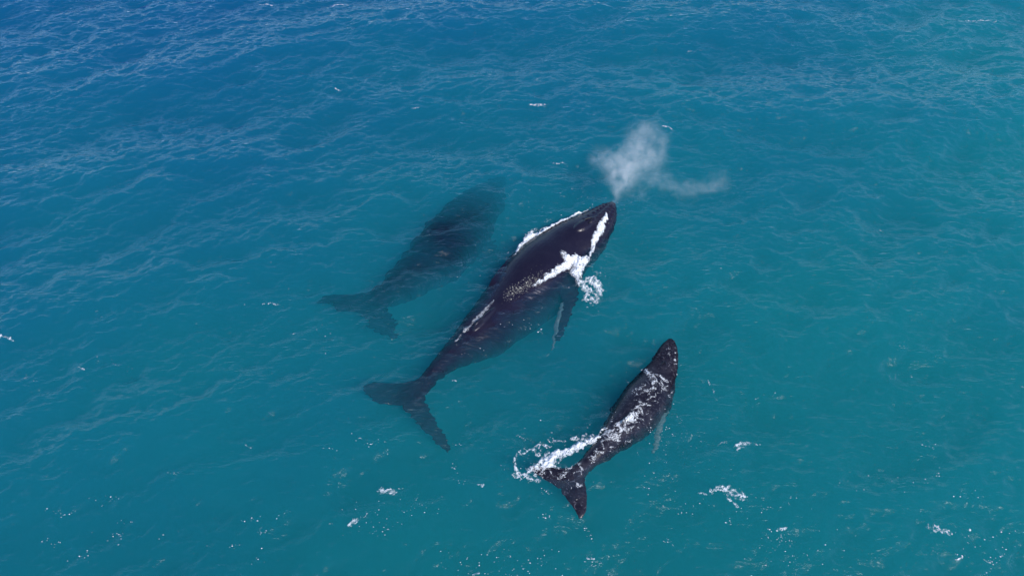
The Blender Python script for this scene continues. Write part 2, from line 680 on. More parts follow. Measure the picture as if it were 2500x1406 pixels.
# ---- mother
pieces = []
M_ST = [  # L x,y   R x,y   z   ratio  keel
    (1492, 493, 1503, 499, -.04, .7, 0),
    (1466, 500, 1504, 526, -.12, .62, .0),
    (1436, 514, 1496, 562, -.20, .62, .03),
    (1385, 540, 1472, 612, -.34, .66, .05),
    (1325, 570, 1432, 662, -.62, .76, .03),
    (1266, 614, 1408, 706, -.90, .88, 0),
    (1226, 660, 1378, 738, -1.06, .92, 0),
    (1196, 704, 1336, 768, -1.14, .92, .02),
    (1160, 750, 1284, 808, -1.06, .90, .05),
    (1126, 796, 1228, 846, -.92, .95, .05),
    (1094, 838, 1158, 876, -.72, 1.0, .04),
    (1062, 876, 1104, 902, -.54, 1.1, .03),
    (1038, 908, 1070, 928, -.48, 1.0, .03),
    (1012, 934, 1046, 958, -.46, .55, 0),
    (990, 966, 1020, 985, -.48, .25, 0),
]
mb, mc_, mr_, mp_ = body_loft(M_ST)
pieces.append(mb)
# flukes: leading edge, trailing edge, z, thickness
pieces.append(wing([(1034, 925, 1008, 985, -.44, .30), (1005, 932, 985, 992, -.46, .26), (972, 935, 960, 990, -.62, .2),
                    (935, 933, 930, 986, -.68, .15), (905, 935, 906, 974, -.74, .1), (884, 945, 888, 960, -.80, .05)]))
pieces.append(wing([(1046, 935, 1005, 975, -.44, .30), (1036, 968, 984, 992, -.46, .26), (1047, 995, 1006, 1020, -.64, .2),
                    (1064, 1026, 1034, 1052, -.70, .15), (1086, 1062, 1066, 1084, -.78, .1), (1101, 1096, 1094, 1106, -.85, .05)]))
# right flipper, sinking away, with a pale rear edge
pieces.append(wing([(1424, 640, 1330, 690, -.45, .34), (1414, 680, 1364, 712, -.46, .26), (1411, 720, 1370, 742, -.52, .2),
                    (1401, 755, 1364, 768, -.6, .14), (1386, 790, 1357, 798, -.72, .1), (1366, 832, 1352, 832, -.85, .05)]))
FLIP_EDGE = wing([(1377, 738, 1369, 740, -.5, .10), (1371, 768, 1360, 770, -.58, .09), (1364, 800, 1352, 800, -.72, .07),
                  (1357, 832, 1348, 832, -.9, .05), (1350, 856, 1344, 856, -1.1, .03)])
# left flipper, raised as a dark shape for the shaded hollow beside the back
pieces.append(wing([(1300, 600, 1300, 640, -.5, .3), (1256, 618, 1264, 650, -.3, .24), (1224, 650, 1236, 684, -.16, .2),
                    (1200, 682, 1214, 712, -.12, .16), (1188, 710, 1198, 722, -.2, .06)]))


def ax_of(cen, i):
    d = cen[min(i + 2, len(cen) - 1)] - cen[i - 2]
    return Vector((d[0], d[1], 0)).normalized()


def top_of(cen, rad, st, i, n=90):
    s = spline(st, n)[i]
    return cen[i] + np.array([0, 0, rad[i] * (s[5] + s[6])])


# splash guard before the blowholes and a low ridge along the rostrum
ib = min(range(90), key=lambda i: np.linalg.norm(proj(top_of(mc_, mr_, M_ST, i)) - np.array([1418, 545])))
tb = top_of(mc_, mr_, M_ST, ib)
axb = ax_of(mc_, ib)
pieces.append(ellip(tb + np.array([0, 0, -.03]), (.55, .26, .13), axb))
pieces.append(ellip(tb - np.array(axb) * .42 + np.array([0, 0, .0]), (.30, .20, .13), axb))
for i in range(6, ib, 2):
    t = top_of(mc_, mr_, M_ST, i)
    pieces.append(ellip(t - np.array([0, 0, .04]), (.30, .08, .07), axb))
    for s_ in (-1, 1):     # tubercles
        for q_ in (.35, .7):
            c = mc_[i] + mp_[i] * mr_[i] * q_ * s_
            c[2] += mr_[i] * .66 * (1 - q_ ** 2.2) ** .5
            pieces.append(ellip(c, (.055, .055, .04), axb, 8, 6))
# dorsal fin
idf = min(range(90), key=lambda i: np.linalg.norm(proj(top_of(mc_, mr_, M_ST, i)) - np.array([1180, 765])))
td = top_of(mc_, mr_, M_ST, idf)
axd = ax_of(mc_, idf)
pieces.append(ellip(td + np.array([0, 0, -.08]), (.75, .13, .20), axd))
pieces.append(ellip(td + np.array(axd) * .35 + np.array([0, 0, .0]), (.34, .07, .20), axd))
for k_ in range(1, 6):   # knuckles down the tail stock
    i = min(idf + 3 + k_ * 4, 84)
    t = top_of(mc_, mr_, M_ST, i)
    pieces.append(ellip(t + np.array([0, 0, -.04]), (.16, .06, .08), ax_of(mc_, i), 10, 8))
mroot = root_at('humpback_whale', Vector(mc_[45]))
mbody = reparent(fuse('body', pieces, M_SKIN, 0.032), mroot)
fe = reparent(fuse('flipper_edge', [FLIP_EDGE], M_PALE, 0.02), mroot)
tag(fe, 'pale rear edge of the sunken flipper')
wobble(fe, .03)
tag(mroot, 'large dark adult whale at the surface, blowing, back dry and white water round its shoulder', 'whale', 'whales swimming together')
for s_ in (-1, 1):
    pr_ = np.array((-axb.y, axb.x, 0))
    c = tb - np.array(axb) * .34 + pr_ * .085 * s_ + np.array([0, 0, .115])
    a2 = Vector((axb.x - axb.y * .35 * s_, axb.y + axb.x * .35 * s_, 0))
    reparent(fuse('blowhole', [ellip(c, (.20, .028, .035), a2)], M_HOLE, 0.012), mroot)

# ---- calf
C_ST = [
    (1632, 828, 1644, 829, -.04, .7, 0),
    (1615, 843, 1654, 850, -.08, .62, 0),
    (1598, 868, 1656, 882, -.12, .62, .02),
    (1582, 892, 1653, 915, -.19, .64, .03),
    (1556, 922, 1647, 948, -.28, .70, .03),
    (1528, 958, 1638, 982, -.36, .76, .03),
    (1507, 996, 1612, 1012, -.38, .80, .03),
    (1487, 1030, 1576, 1042, -.35, .84, .05),
    (1467, 1062, 1532, 1074, -.30, .92, .06),
    (1448, 1090, 1496, 1104, -.25, 1.0, .06),
    (1428, 1112, 1464, 1126, -.20, 1.05, .04),
    (1410, 1132, 1440, 1146, -.16, 1.0, .03),
    (1388, 1150, 1426, 1164, -.13, .6, 0),
    (1362, 1180, 1400, 1190, -.12, .3, 0),
]
cb, cc_, cr_, cp_ = body_loft(C_ST)
cps = [cb]
cps.append(wing([(1418, 1138, 1378, 1192, -.08, .2), (1385, 1142, 1362, 1192, -.06, .17), (1355, 1141, 1342, 1178, -.05, .13),
                 (1325, 1138, 1318, 1164, -.05, .1), (1292, 1136, 1296, 1148, -.08, .05)]))
cps.append(wing([(1428, 1142, 1385, 1178, -.08, .2), (1428, 1170, 1368, 1196, -.04, .17), (1433, 1202, 1384, 1220, .0, .13),
                 (1433, 1230, 1401, 1242, .03, .1), (1431, 1248, 1409, 1260, .04, .07), (1422, 1264, 1412, 1267, .02, .04)]))
cpw_r = wing([(1625, 965, 1590, 1000, -.30, .16), (1632, 1005, 1606, 1018, -.36, .13), (1618, 1048, 1600, 1052, -.55, .09),
              (1607, 1090, 1592, 1090, -.85, .06), (1600, 1108, 1592, 1108, -1.0, .03)])
cps.append(wing([(1550, 945, 1530, 975, -.35, .14), (1515, 968, 1506, 990, -.5, .1), (1492, 1000, 1486, 1014, -.75, .05)]))
icb = min(range(90), key=lambda i: np.linalg.norm(proj(cc_[i]) - np.array([1615, 905])))
tcb = top_of(cc_, cr_, C_ST, icb)
axc = ax_of(cc_, icb)
cps.append(ellip(tcb + np.array([0, 0, -.03]), (.26, .13, .07), axc))
for i in range(3, icb, 2):
    for s_ in (-1, 0, 1):
        for q_ in ((.3, .62) if s_ else (0,)):
            c = cc_[i] + cp_[i] * cr_[i] * q_ * s_ + np.array(axc) * random.uniform(-.05, .05)
            c[2] += cr_[i] * .64 * (1 - q_ ** 2.2) ** .5
            cps.append(ellip(c, (.032, .032, .026), axc, 8, 6))
idc = min(range(90), key=lambda i: np.linalg.norm(proj(top_of(cc_, cr_, C_ST, i)) - np.array([1535, 1020])))
tdc = top_of(cc_, cr_, C_ST, idc)
axdc = ax_of(cc_, idc)
cps.append(ellip(tdc + np.array([0, 0, -.05]), (.42, .07, .13), axdc))
cps.append(ellip(tdc + np.array(axdc) * .2 + np.array([0, 0, .0]), (.2, .045, .13), axdc))
croot = root_at('whale_calf', Vector(cc_[45]))
cbody = reparent(fuse('body', cps, M_CALF, 0.022), croot)
cflip = reparent(fuse('flipper', [cpw_r], M_PALE, 0.018), croot)
tag(cflip, 'pale white-green flipper under the water')
tag(croot, 'small young whale at the surface with foam streaks across its back', 'whale', 'whales swimming together')
for s_ in (-1, 1):
    pr_ = np.array((-axc.y, axc.x, 0))
    c = tcb - np.array(axc) * .08 + pr_ * .04 * s_ + np.array([0, 0, .045])
    a2 = Vector((axc.x - axc.y * .35 * s_, axc.y + axc.x * .35 * s_, 0))
    reparent(fuse('blowhole', [ellip(c, (.09, .014, .018), a2)], M_HOLE, 0.007), croot)

# ---- escort, wholly under water
S_ST = [
    (1216, 430, 1230, 433, -2.7, .6, 0),
    (1190, 446, 1228, 458, -2.35, .6, 0),
    (1152, 466, 1226, 492, -2.05, .64, 0),
    (1106, 496, 1212, 538, -1.8, .7, 0),
    (1066, 536, 1186, 586, -1.65, .76, 0),
    (1030, 578, 1150, 634, -1.15, .82, 0),
    (1002, 618, 1104, 668, -1.42, .86, 0),
    (972, 654, 1050, 698, -1.3, .92, .04),
    (940, 686, 1000, 722, -1.2, 1.0, .04),
    (914, 710, 955, 738, -1.1, 1.05, 0),
    (892, 726, 930, 748, -1.15, .7, 0),
    (872, 742, 908, 764, -1.15, .3, 0),
]
sb_, scn, srd, spp = body_loft(S_ST)
sps = [sb_]
sps.append(wing([(925, 722, 895, 768, -1.15, .26), (885, 720, 868, 766, -1.15, .22), (845, 720, 838, 760, -1.15, .16),
                 (805, 722, 806, 748, -1.2, .1), (774, 730, 784, 741, -1.3, .05)]))
sps.append(wing([(928, 738, 888, 768, -1.15, .26), (948, 758, 890, 784, -1.15, .22), (964, 782, 908, 804, -1.2, .16),
                 (970, 806, 930, 820, -1.25, .1), (964, 828, 948, 832, -1.35, .05)]))
sps.append(wing([(1200, 585, 1120, 615, -1.8, .3), (1214, 622, 1170, 632, -2.0, .22), (1222, 668, 1194, 668, -2.4, .14),
                 (1216, 704, 1204, 704, -2.9, .05)]))
sroot = root_at('humpback_whale.001', Vector(scn[45]))
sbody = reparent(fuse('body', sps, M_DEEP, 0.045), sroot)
tag(sroot, 'dark blue adult whale wholly under water beside the blowing one', 'whale', 'whales swimming together')

wobble(mbody, .045)
wobble(cbody, .045)
wobble(cflip, .045)
wobble(sbody, .15)

TREES = trees_of([mbody, cbody])


def surf(x, y):
    """highest of water and whale skin"""
    z = wh(x, y)
    b = np.array(z, copy=True)
    for t in TREES:
        for i in range(len(x)):
            h = t.ray_cast(Vector((x[i], y[i], 4.0)), Vector((0, 0, -1)))
            if h[0] is not None and h[0].z > b[i]:
                b[i] = h[0].z
    return b


# ------------------------------------------------------------------ foam: heightfields that rise out of the water where the noise says so
def foam(name, strokes, label, cell=.028, scale=5.0, seed=1, lace=0.5, height=.10, z0=0.0, sink=.05, parent=None,
         cat='foam', group=None, kind=None, aniso=1.0, mat=None):
    """strokes: list of (points [(px,py,width_px,strength)...])"""
    segs = []
    for st in strokes:
        pts = spline(np.array(st, float), max(2, (len(st) - 1) * 6 + 1)) if len(st) > 1 else np.array(st, float)
        w3 = []
        for px, py, w, a in pts:
            p = P(px, py, z0)
            p2 = P(px + w / 2, py, z0)
            w3.append((p[0], p[1], max(np.linalg.norm(p2 - p), .02), a))
        segs.append(np.array(w3))
    al = np.concatenate(segs)
    m = al[:, 2].max() * 1.6 + .1
    x0, x1, y0, y1 = al[:, 0].min() - m, al[:, 0].max() + m, al[:, 1].min() - m, al[:, 1].max() + m
    xs, ys = np.arange(x0, x1, cell), np.arange(y0, y1, cell)
    X, Y = np.meshgrid(xs, ys)
    # warp the outline so that it is ragged
    WX = X + (fbm(X * 2.2, Y * 2.2, 3, seed + 3) - .5) * .45 * min(1, m) + (fbm(X * 9, Y * 9, 2, seed + 9) - .5) * .12
    WY = Y + (fbm(X * 2.2 + 40, Y * 2.2, 3, seed + 4) - .5) * .45 * min(1, m) + (fbm(X * 9 + 40, Y * 9, 2, seed + 8) - .5) * .12
    mask = np.zeros_like(X)
    for s in segs:
        if len(s) == 1:
            s = np.concatenate([s, s + 1e-4])
        for a, b in zip(s[:-1], s[1:]):
            d = b[:2] - a[:2]
            t = np.clip(((WX - a[0]) * d[0] + (WY - a[1]) * d[1]) / max(d @ d, 1e-9), 0, 1)
            dist = np.hypot(WX - a[0] - t * d[0], WY - a[1] - t * d[1])
            w = a[2] + (b[2] - a[2]) * t
            st_ = a[3] + (b[3] - a[3]) * t
            mask = np.maximum(mask, st_ * np.clip(1 - (dist / w) ** 2, 0, 1) ** .6)
    rd = ridge(X * scale * aniso, Y * scale, 3, seed)
    fb = fbm(X * scale * 2.3 * aniso, Y * scale * 2.3, 3, seed + 20)
    n = lace * rd + (1 - lace) * fb
    lvl = mask + (n - .5) * 1.5 * (1 - .35 * mask) - .62
    lvl = np.where(mask < .02, -1, lvl)
    keep = lvl > -.22
    need = keep[:-1, :-1] & keep[1:, :-1] & keep[:-1, 1:] & keep[1:, 1:]
    if not need.any():
        return None
    use = np.zeros_like(keep)
    use[:-1, :-1] |= need; use[1:, :-1] |= need; use[:-1, 1:] |= need; use[1:, 1:] |= need
    ids = -np.ones(X.shape, int)
    ids[use] = np.arange(use.sum())
    xv, yv, lv = X[use], Y[use], lvl[use]
    base = surf(xv, yv)
    lump = fbm(xv * 11, yv * 11, 3, seed + 31)
    rise = np.where(lv > 0, .012 + height * np.minimum(lv, .8) * (.35 + 1.3 * lump), lv * sink * .3 + .012)
    zz = base + rise
    # underside, so that the foam has a real thickness
    nt_ = len(xv)
    top = np.stack([xv, yv, zz], 1)
    bot = np.stack([xv, yv, base - sink - .01], 1)
    a, b, c, d = ids[:-1, :-1][need], ids[:-1, 1:][need], ids[1:, 1:][need], ids[1:, :-1][need]
    F = np.stack([a, b, c, d], 1)
    E_ = np.concatenate([F[:, [0, 1]], F[:, [1, 2]], F[:, [2, 3]], F[:, [3, 0]]])
    key = E_[:, 0] * nt_ + E_[:, 1]
    rev = E_[:, 1] * nt_ + E_[:, 0]
    bd = E_[~np.isin(key, rev)]
    side_ = np.stack([bd[:, 1], bd[:, 0], bd[:, 0] + nt_, bd[:, 1] + nt_], 1)
    cx_, cy_ = float(al[:, 0].mean()), float(al[:, 1].mean())
    off = np.array([cx_, cy_, 0])
    o = mesh_np(name, np.concatenate([top, bot]) - off, np.concatenate([F, F[:, ::-1] + nt_, side_]), mat or M_FILM)
    atr = o.data.attributes.new('froth', 'FLOAT', 'POINT')
    atr.data.foreach_set('value', np.concatenate([lv, np.full(nt_, -3.0)]).astype(np.float32))
    if parent is None:
        o.location = (cx_, cy_, 0)
        tag(o, label, cat, group, kind)
    return o


FG = 'white foam churned up by the whales'
foam('foam_sheen_streak', [[(1256, 616, 12, .85), (1278, 588, 18, 1.1), (1297, 570, 26, 1.1), (1324, 557, 20, 1.25), (1354, 545, 14, 1.2), (1390, 530, 12, 1.2), (1426, 514, 9, 1.1), (1444, 506, 5, .9)],
                     [(1284, 570, 16, .62), (1306, 552, 18, .66), (1335, 546, 14, .66)]],
     'long thin white foam line along the far side of the blowing adult whale', .028, 5, 3, .35, .16, 0.1, group=FG)
foam('foam_sheen_streak', [[(1482, 528, 10, 1.15), (1470, 550, 20, 1.15), (1460, 572, 22, 1.1), (1450, 592, 20, 1.1), (1444, 610, 16, .95), (1440, 622, 10, .8)]],
     'short white foam streak along the near jaw of the blowing adult whale', .028, 5, 8, .3, .16, 0.15, group=FG)
foam('foam_sheen_streak', [[(1206, 738, 6, .8), (1190, 757, 12, .95), (1172, 776, 15, 1.0), (1150, 795, 13, .95), (1128, 815, 9, .85), (1108, 840, 6, .7)]],
     'faint painted sheen lying along the ridge behind the back fin of the blowing adult whale', .022, 4, 33, .2, .01, -.05, sink=.02, group=FG, mat=M_SHEEN)  # sky sheen on the wet ridge, put in as a thin pale film
foam('splash', [[(1378, 626, 24, .85), (1396, 636, 44, 1.25), (1418, 638, 40, 1.25), (1432, 632, 22, 1.0)],
                [(1396, 642, 38, 1.2), (1372, 658, 28, 1.1), (1345, 676, 20, 1.0), (1318, 693, 12, .9), (1296, 705, 8, .6)],
                [(1412, 652, 36, 1.15), (1412, 678, 32, .98), (1422, 694, 30, .85), (1436, 706, 32, .85)],
                [(1440, 684, 30, .85), (1464, 697, 28, .9), (1452, 720, 34, .74), (1438, 742, 18, .6)], [(1430, 712, 26, .75), (1430, 730, 18, .7)],
                [(1446, 650, 40, .42), (1470, 690, 30, .42)]],
     'biggest white splash, bursting at the right shoulder of the blowing adult whale', .026, 5.5, 5, .4, .22, 0.1, group=FG)
foam('foam_wake', [[(1466, 1076, 12, .9), (1432, 1087, 22, 1.0), (1398, 1100, 30, 1.05), (1365, 1111, 40, 1.1), (1336, 1127, 48, 1.08), (1314, 1144, 42, .95), (1292, 1148, 24, .75)],
                     [(1350, 1132, 40, .62), (1325, 1154, 38, .6)], [(1440, 1076, 26, .6), (1405, 1086, 30, .58)], [(1478, 1058, 12, .7), (1462, 1066, 16, .7)]],
     'thick white foam wake trailing over the left fluke of the young whale', .026, 4.5, 12, .3, .20, 0.0, group=FG)
foam('foam_ring', [[(1455, 1066, 16, 0.69), (1420, 1070, 26, 0.73), (1385, 1074, 16, 0.65), (1345, 1076, 16, 0.65), (1320, 1082, 16, 0.69), (1295, 1096, 16, 0.65), (1270, 1112, 14, 0.69), (1258, 1136, 14, 0.71), (1262, 1160, 16, 0.65)],
                   [(1325, 1090, 26, 0.67), (1345, 1092, 16, 0.63)], [(1272, 1112, 12, 0.63), (1300, 1100, 19, 0.71), (1318, 1112, 14, 0.65)],
                   [(1248, 1164, 19, 0.78), (1268, 1166, 24, 0.73), (1296, 1168, 28, 0.71), (1316, 1182, 16, 0.63)]],
     'thin lacy foam ring looping left of the young whale tail', .022, 7, 15, .75, .06, 0.0, group=FG)
# foam washed over the calf's back
foam('foam_wash', [[(1572, 896, 14, .8), (1580, 912, 20, .72), (1592, 930, 26, .7), (1600, 944, 20, .66), (1584, 962, 14, .6), (1582, 985, 9, .6), (1560, 1004, 9, .6), (1538, 1022, 14, .72), (1515, 1042, 16, .78), (1490, 1058, 14, .75), (1470, 1070, 12, .8)],
                   [(1602, 918, 18, .68), (1622, 930, 16, .66), (1618, 948, 24, .62)], [(1560, 945, 30, .52), (1545, 975, 20, .5)],
                   [(1556, 1012, 18, .7), (1545, 1030, 26, .74), (1528, 1046, 24, .7), (1512, 1060, 14, .6)],
                   [(1582, 985, 5, .6), (1586, 1006, 6, .62), (1572, 1014, 6, .62), (1560, 1028, 8, .55)],
                   [(1640, 950, 12, .6), (1632, 972, 14, .55)],
                   [(1500, 1010, 10, .55), (1490, 1030, 10, .62), (1478, 1052, 12, .6)]],
     'streaks of foam washing across the back of the young whale', .020, 8, 21, .7, .035, 0.0, sink=.03, group=FG, kind='stuff')
foam('foam_wash', [[(1466, 1100, 26, .50), (1440, 1124, 22, .48)], [(1540, 1080, 22, .5), (1510, 1090, 20, .5)], [(1392, 1196, 4, .8), (1402, 1186, 4, .8)],
                   [(1452, 1125, 14, .58), (1435, 1138, 10, .55)], [(1628, 848, 18, .50), (1632, 862, 14, .56)]],
     'small foam spots on the tail stock of the young whale', .018, 10, 27, .6, .02, 0.0, sink=.02, group=FG, kind='stuff')

foam('foam_wash', [[(1600, 930, 60, 0.63), (1578, 980, 56, 0.59), (1548, 1030, 60, 0.65), (1510, 1060, 44, 0.63), (1476, 1096, 34, 0.63), (1440, 1130, 26, 0.61)],
                   [(1412, 1150, 50, 0.61), (1375, 1160, 44, 0.65), (1345, 1156, 30, 0.63)], [(1405, 1190, 36, 0.57)], [(1640, 850, 14, 0.63), (1652, 880, 8, 0.67), (1650, 910, 8, 0.67)]],
     'thin rippled film of froth over the back and tail of the young whale', .018, 6, 91, .9, .02, 0.0, sink=.02, group=FG, kind='stuff', aniso=.7, mat=foam_material('wet_froth', .75))

# separate patches of foam on the open water: strokes, label
PT = [
    ([[(1700, 1214, 10, .62), (1728, 1211, 16, .74), (1742, 1198, 18, .80), (1765, 1204, 34, .78), (1790, 1212, 42, .72), (1810, 1220, 28, .72)], [(1775, 1222, 18, .68), (1790, 1234, 14, .7), (1803, 1248, 8, .68)]],
     'largest foam patch on the water, arc shaped, right of the young whale fluke'),
    ([[(1745, 1092, 6, .6), (1775, 1080, 8, .6)], [(1798, 1094, 24, .74), (1818, 1080, 22, .76), (1846, 1086, 10, .62)], [(1855, 1086, 6, .62), (1875, 1090, 5, .6)]],
     'lacy foam patch up the frame from the largest patch'),
    ([[(2256, 1284, 12, .62), (2278, 1291, 22, .74), (2302, 1303, 20, .80), (2325, 1312, 8, .6)]],
     'long slanting foam patch near the lower right edge of the sea'),
    ([[(930, 1197, 26, .70), (955, 1197, 28, .74), (984, 1184, 8, .62)]],
     'fan shaped foam patch straight below the blowing adult fluke'),
    ([[(850, 1282, 8, .66), (870, 1266, 22, .72), (890, 1252, 8, .6)], [(802, 1278, 6, .62), (818, 1274, 6, .62)]],
     'slanting foam patch below left of the fan shaped one'),
    ([[(1166, 1188, 6, .66), (1182, 1190, 9, 1.0)]], 'tiny solid foam fleck below and left of the foam ring'),
    ([[(868, 1068, 10, .66), (882, 1074, 8, .66)]], 'small foam patch left of the blowing adult right fluke tip'),
    ([[(1104, 928, 6, .8), (1116, 929, 6, .95)]], 'small bright foam fleck beside the blowing adult tail stock'),
    ([[(1890, 1300, 8, .66), (1908, 1292, 10, .85), (1922, 1290, 6, .8)]], 'small curved foam patch below right of the largest patch'),
    ([[(2334, 1364, 10, .95), (2346, 1360, 9, .9)]], 'compact solid foam fleck below the slanting lower right patch'),
    ([[(2362, 1298, 8, .62), (2382, 1312, 8, .62)]], 'sparse foam patch right of the slanting lower right patch'),
    ([[(2402, 1364, 8, .66), (2414, 1370, 8, .8)]], 'foam fleck right of the compact solid one'),
    ([[(1436, 1362, 10, .72), (1450, 1360, 9, .7)]], 'small foam patch at the bottom below the young whale'),
    ([[(1148, 1398, 14, .8), (1170, 1394, 12, .75)]], 'foam patch cut by the bottom edge of the picture'),
    ([[(640, 742, 4, .66), (668, 737, 6, .7), (690, 746, 4, .66)]], 'thin curved foam line left of the submerged whale fluke'),
    ([[(168, 900, 4, .66), (190, 896, 6, .66), (204, 904, 7, .8)]], 'thin hooked foam line at the far left of the sea'),
    ([[(0, 822, 14, .7), (18, 826, 14, .7), (34, 832, 8, .6)]], 'foam patch cut by the left edge of the picture'),
    ([[(1292, 256, 8, .7), (1310, 258, 12, .76), (1330, 258, 8, .66)]], 'small whitecap beyond the submerged whale head'),
    ([[(1350, 402, 5, .72), (1372, 401, 6, .9), (1384, 406, 4, .6)]], 'thin whitecap left of the misty blow'),
    ([[(1618, 316, 6, .8), (1634, 319, 8, .8), (1648, 326, 5, .7)]], 'whitecap at the upper right of the misty blow'),
    ([[(628, 8, 4, .7), (648, 10, 6, .85), (664, 14, 5, .8)]], 'whitecap on a crest at the top left'),
    ([[(806, 14, 4, .7), (828, 10, 6, .9), (850, 14, 5, .7)]], 'whitecap on a crest right of the top left one'),
    ([[(2358, 50, 3, .8), (2390, 50, 4, 1.0), (2432, 52, 3, .7)]], 'long thin whitecap at the top right'),
    ([[(1000, 268, 6, .66), (1020, 268, 8, .7)]], 'faint whitecap left of the one beyond the submerged whale'),
    ([[(2152, 548, 8, .66), (2164, 556, 8, .66)]], 'faint foam ring on the open water at the right'),
    ([[(1724, 920, 4, .62), (1738, 940, 6, .66), (1746, 965, 4, .6), (1750, 990, 4, .6)]], 'thin foam thread right of the young whale head'),
    ([[(1680, 118, 6, .66), (1715, 118, 5, .7)]], 'thin whitecap at the top centre right'),
    ([[(818, 212, 6, .62), (830, 218, 6, .62)]], 'faint foam spot at the upper left'),
    ([[(784, 850, 5, .8), (790, 848, 5, .7)]], 'tiny foam speck below the submerged whale tail'),
    ([[(706, 812, 4, .7), (716, 810, 4, .7)]], 'tiny foam speck left of the submerged whale tail'),
    ([[(952, 726, 4, .8), (962, 728, 4, .8)]], 'tiny foam speck just above the submerged whale fluke'),
    ([[(246, 1310, 5, .8), (256, 1310, 5, .7)], [(276, 1328, 8, .6), (292, 1322, 8, .62)]], 'sparse foam specks at the lower left'),
    ([[(1780, 1236, 4, .6), (1806, 1252, 4, .6)], [(1840, 1220, 6, .62)]], 'thin tail of specks trailing from the largest patch'),
    ([[(1592, 1098, 9, .46)]], 'x'),
]
for i, (stk, lab) in enumerate(PT):
    if lab == 'x':
        continue
    foam('foam_patch', stk, lab, .024, 8.5, 40 + i * 3, .55, .05, 0, sink=.02, group='foam patches on the open sea', aniso=.8)

# foam flecks and sun glints painted as tiny white shapes, far too many to count
rng = np.random.RandomState(5)
VV, FF = [], []
def fleck(x, y, z, r):
    k_ = rng.randint(5, 7)
    b = len(VV)
    a0 = rng.rand() * 6.28
    el = rng.uniform(1, 2.2)
    for j in range(k_):
        t = a0 + 2 * math.pi * j / k_
        VV.append((x + r * el * math.cos(t) * rng.uniform(.7, 1.2), y + r * math.sin(t) * rng.uniform(.7, 1.2), z + .002))
    VV.append((x, y, z + r * .7))
    VV.append((x, y, z - r))
    for j in range(k_):
        FF.append((b + j, b + (j + 1) % k_, b + k_))
        FF.append((b + (j + 1) % k_, b + j, b + k_ + 1))


def scatter(px, py, sx, sy, n, r0=.005, r1=.017, lines=0):
    for _ in range(n):
        a, b = px + rng.normal(0, sx), py + rng.normal(0, sy)
        if lines:
            b += lines * (a - px)
        p = P(a, b, 0)
        VVx.append((p[0], p[1], rng.uniform(r0, r1) * (rng.uniform(.4, .95) if rng.rand() < .95 else 1.3)))


VVx = []
for _ in range(55):    # clusters strung out on the ripples of the lower half of the sea
    cx0, cy0 = rng.uniform(0, 2500), 1406 - abs(rng.normal(0, 260))
    scatter(cx0, cy0, rng.uniform(6, 26), rng.uniform(2, 7), rng.randint(3, 12), lines=rng.uniform(-.5, .3) if cx0 > 1250 else rng.uniform(-.3, .5))
for (a, b, sx, sy, n) in ((1950, 1340, 55, 28, 110), (2400, 1340, 60, 30, 90), (1230, 1370, 90, 22, 110), (1010, 1250, 50, 22, 60), (1180, 1395, 60, 10, 50),
                          (1900, 1310, 20, 10, 30), (2130, 1180, 60, 22, 40), (1650, 1080, 60, 22, 70), (1600, 1170, 60, 40, 50), (880, 1270, 40, 20, 50),
                          (1750, 1230, 70, 20, 50), (1600, 1060, 30, 40, 60), (1370, 510, 70, 25, 60), (1490, 500, 40, 20, 40), (1540, 900, 60, 60, 30),
                          (1440, 660, 40, 50, 110), (1330, 620, 60, 30, 20), (1260, 600, 20, 20, 24), (1170, 700, 60, 40, 20), (1290, 1120, 50, 40, 60),
                          (1450, 1050, 60, 20, 50), (1700, 660, 80, 40, 10), (700, 700, 80, 40, 14), (740, 830, 40, 20, 14), (1290, 800, 30, 6, 30), (1160, 860, 30, 6, 16)):
    scatter(a, b, sx, sy, int(n * .45))
pp = np.array(VVx)
zz = wh(pp[:, 0], pp[:, 1])
for (x, y, r), z in zip(VVx, zz):
    fleck(x, y, z, r)
fl = mesh_np('foam_glint_flecks', VV, FF, M_FOAM, False)
tag(fl, 'countless tiny white foam flecks and painted sun glints over the sea', 'foam flecks', kind='stuff')

# sun glints on the blowing whale's wet flank, put in as tiny pale beads
VV, FF = [], []
tr = TREES[0]
n_b = 0
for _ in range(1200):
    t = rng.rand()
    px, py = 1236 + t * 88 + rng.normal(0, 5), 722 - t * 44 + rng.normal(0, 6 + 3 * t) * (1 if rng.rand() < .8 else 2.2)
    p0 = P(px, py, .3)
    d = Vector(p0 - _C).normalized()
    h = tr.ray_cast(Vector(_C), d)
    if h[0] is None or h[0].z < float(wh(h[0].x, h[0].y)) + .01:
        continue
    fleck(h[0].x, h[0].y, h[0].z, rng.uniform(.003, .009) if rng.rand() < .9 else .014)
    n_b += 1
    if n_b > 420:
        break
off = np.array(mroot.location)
bd_ = mesh_np('glint_beads', np.array(VV) - off, FF, M_GLINT, False, mroot)
tag(bd_, kind='stuff')

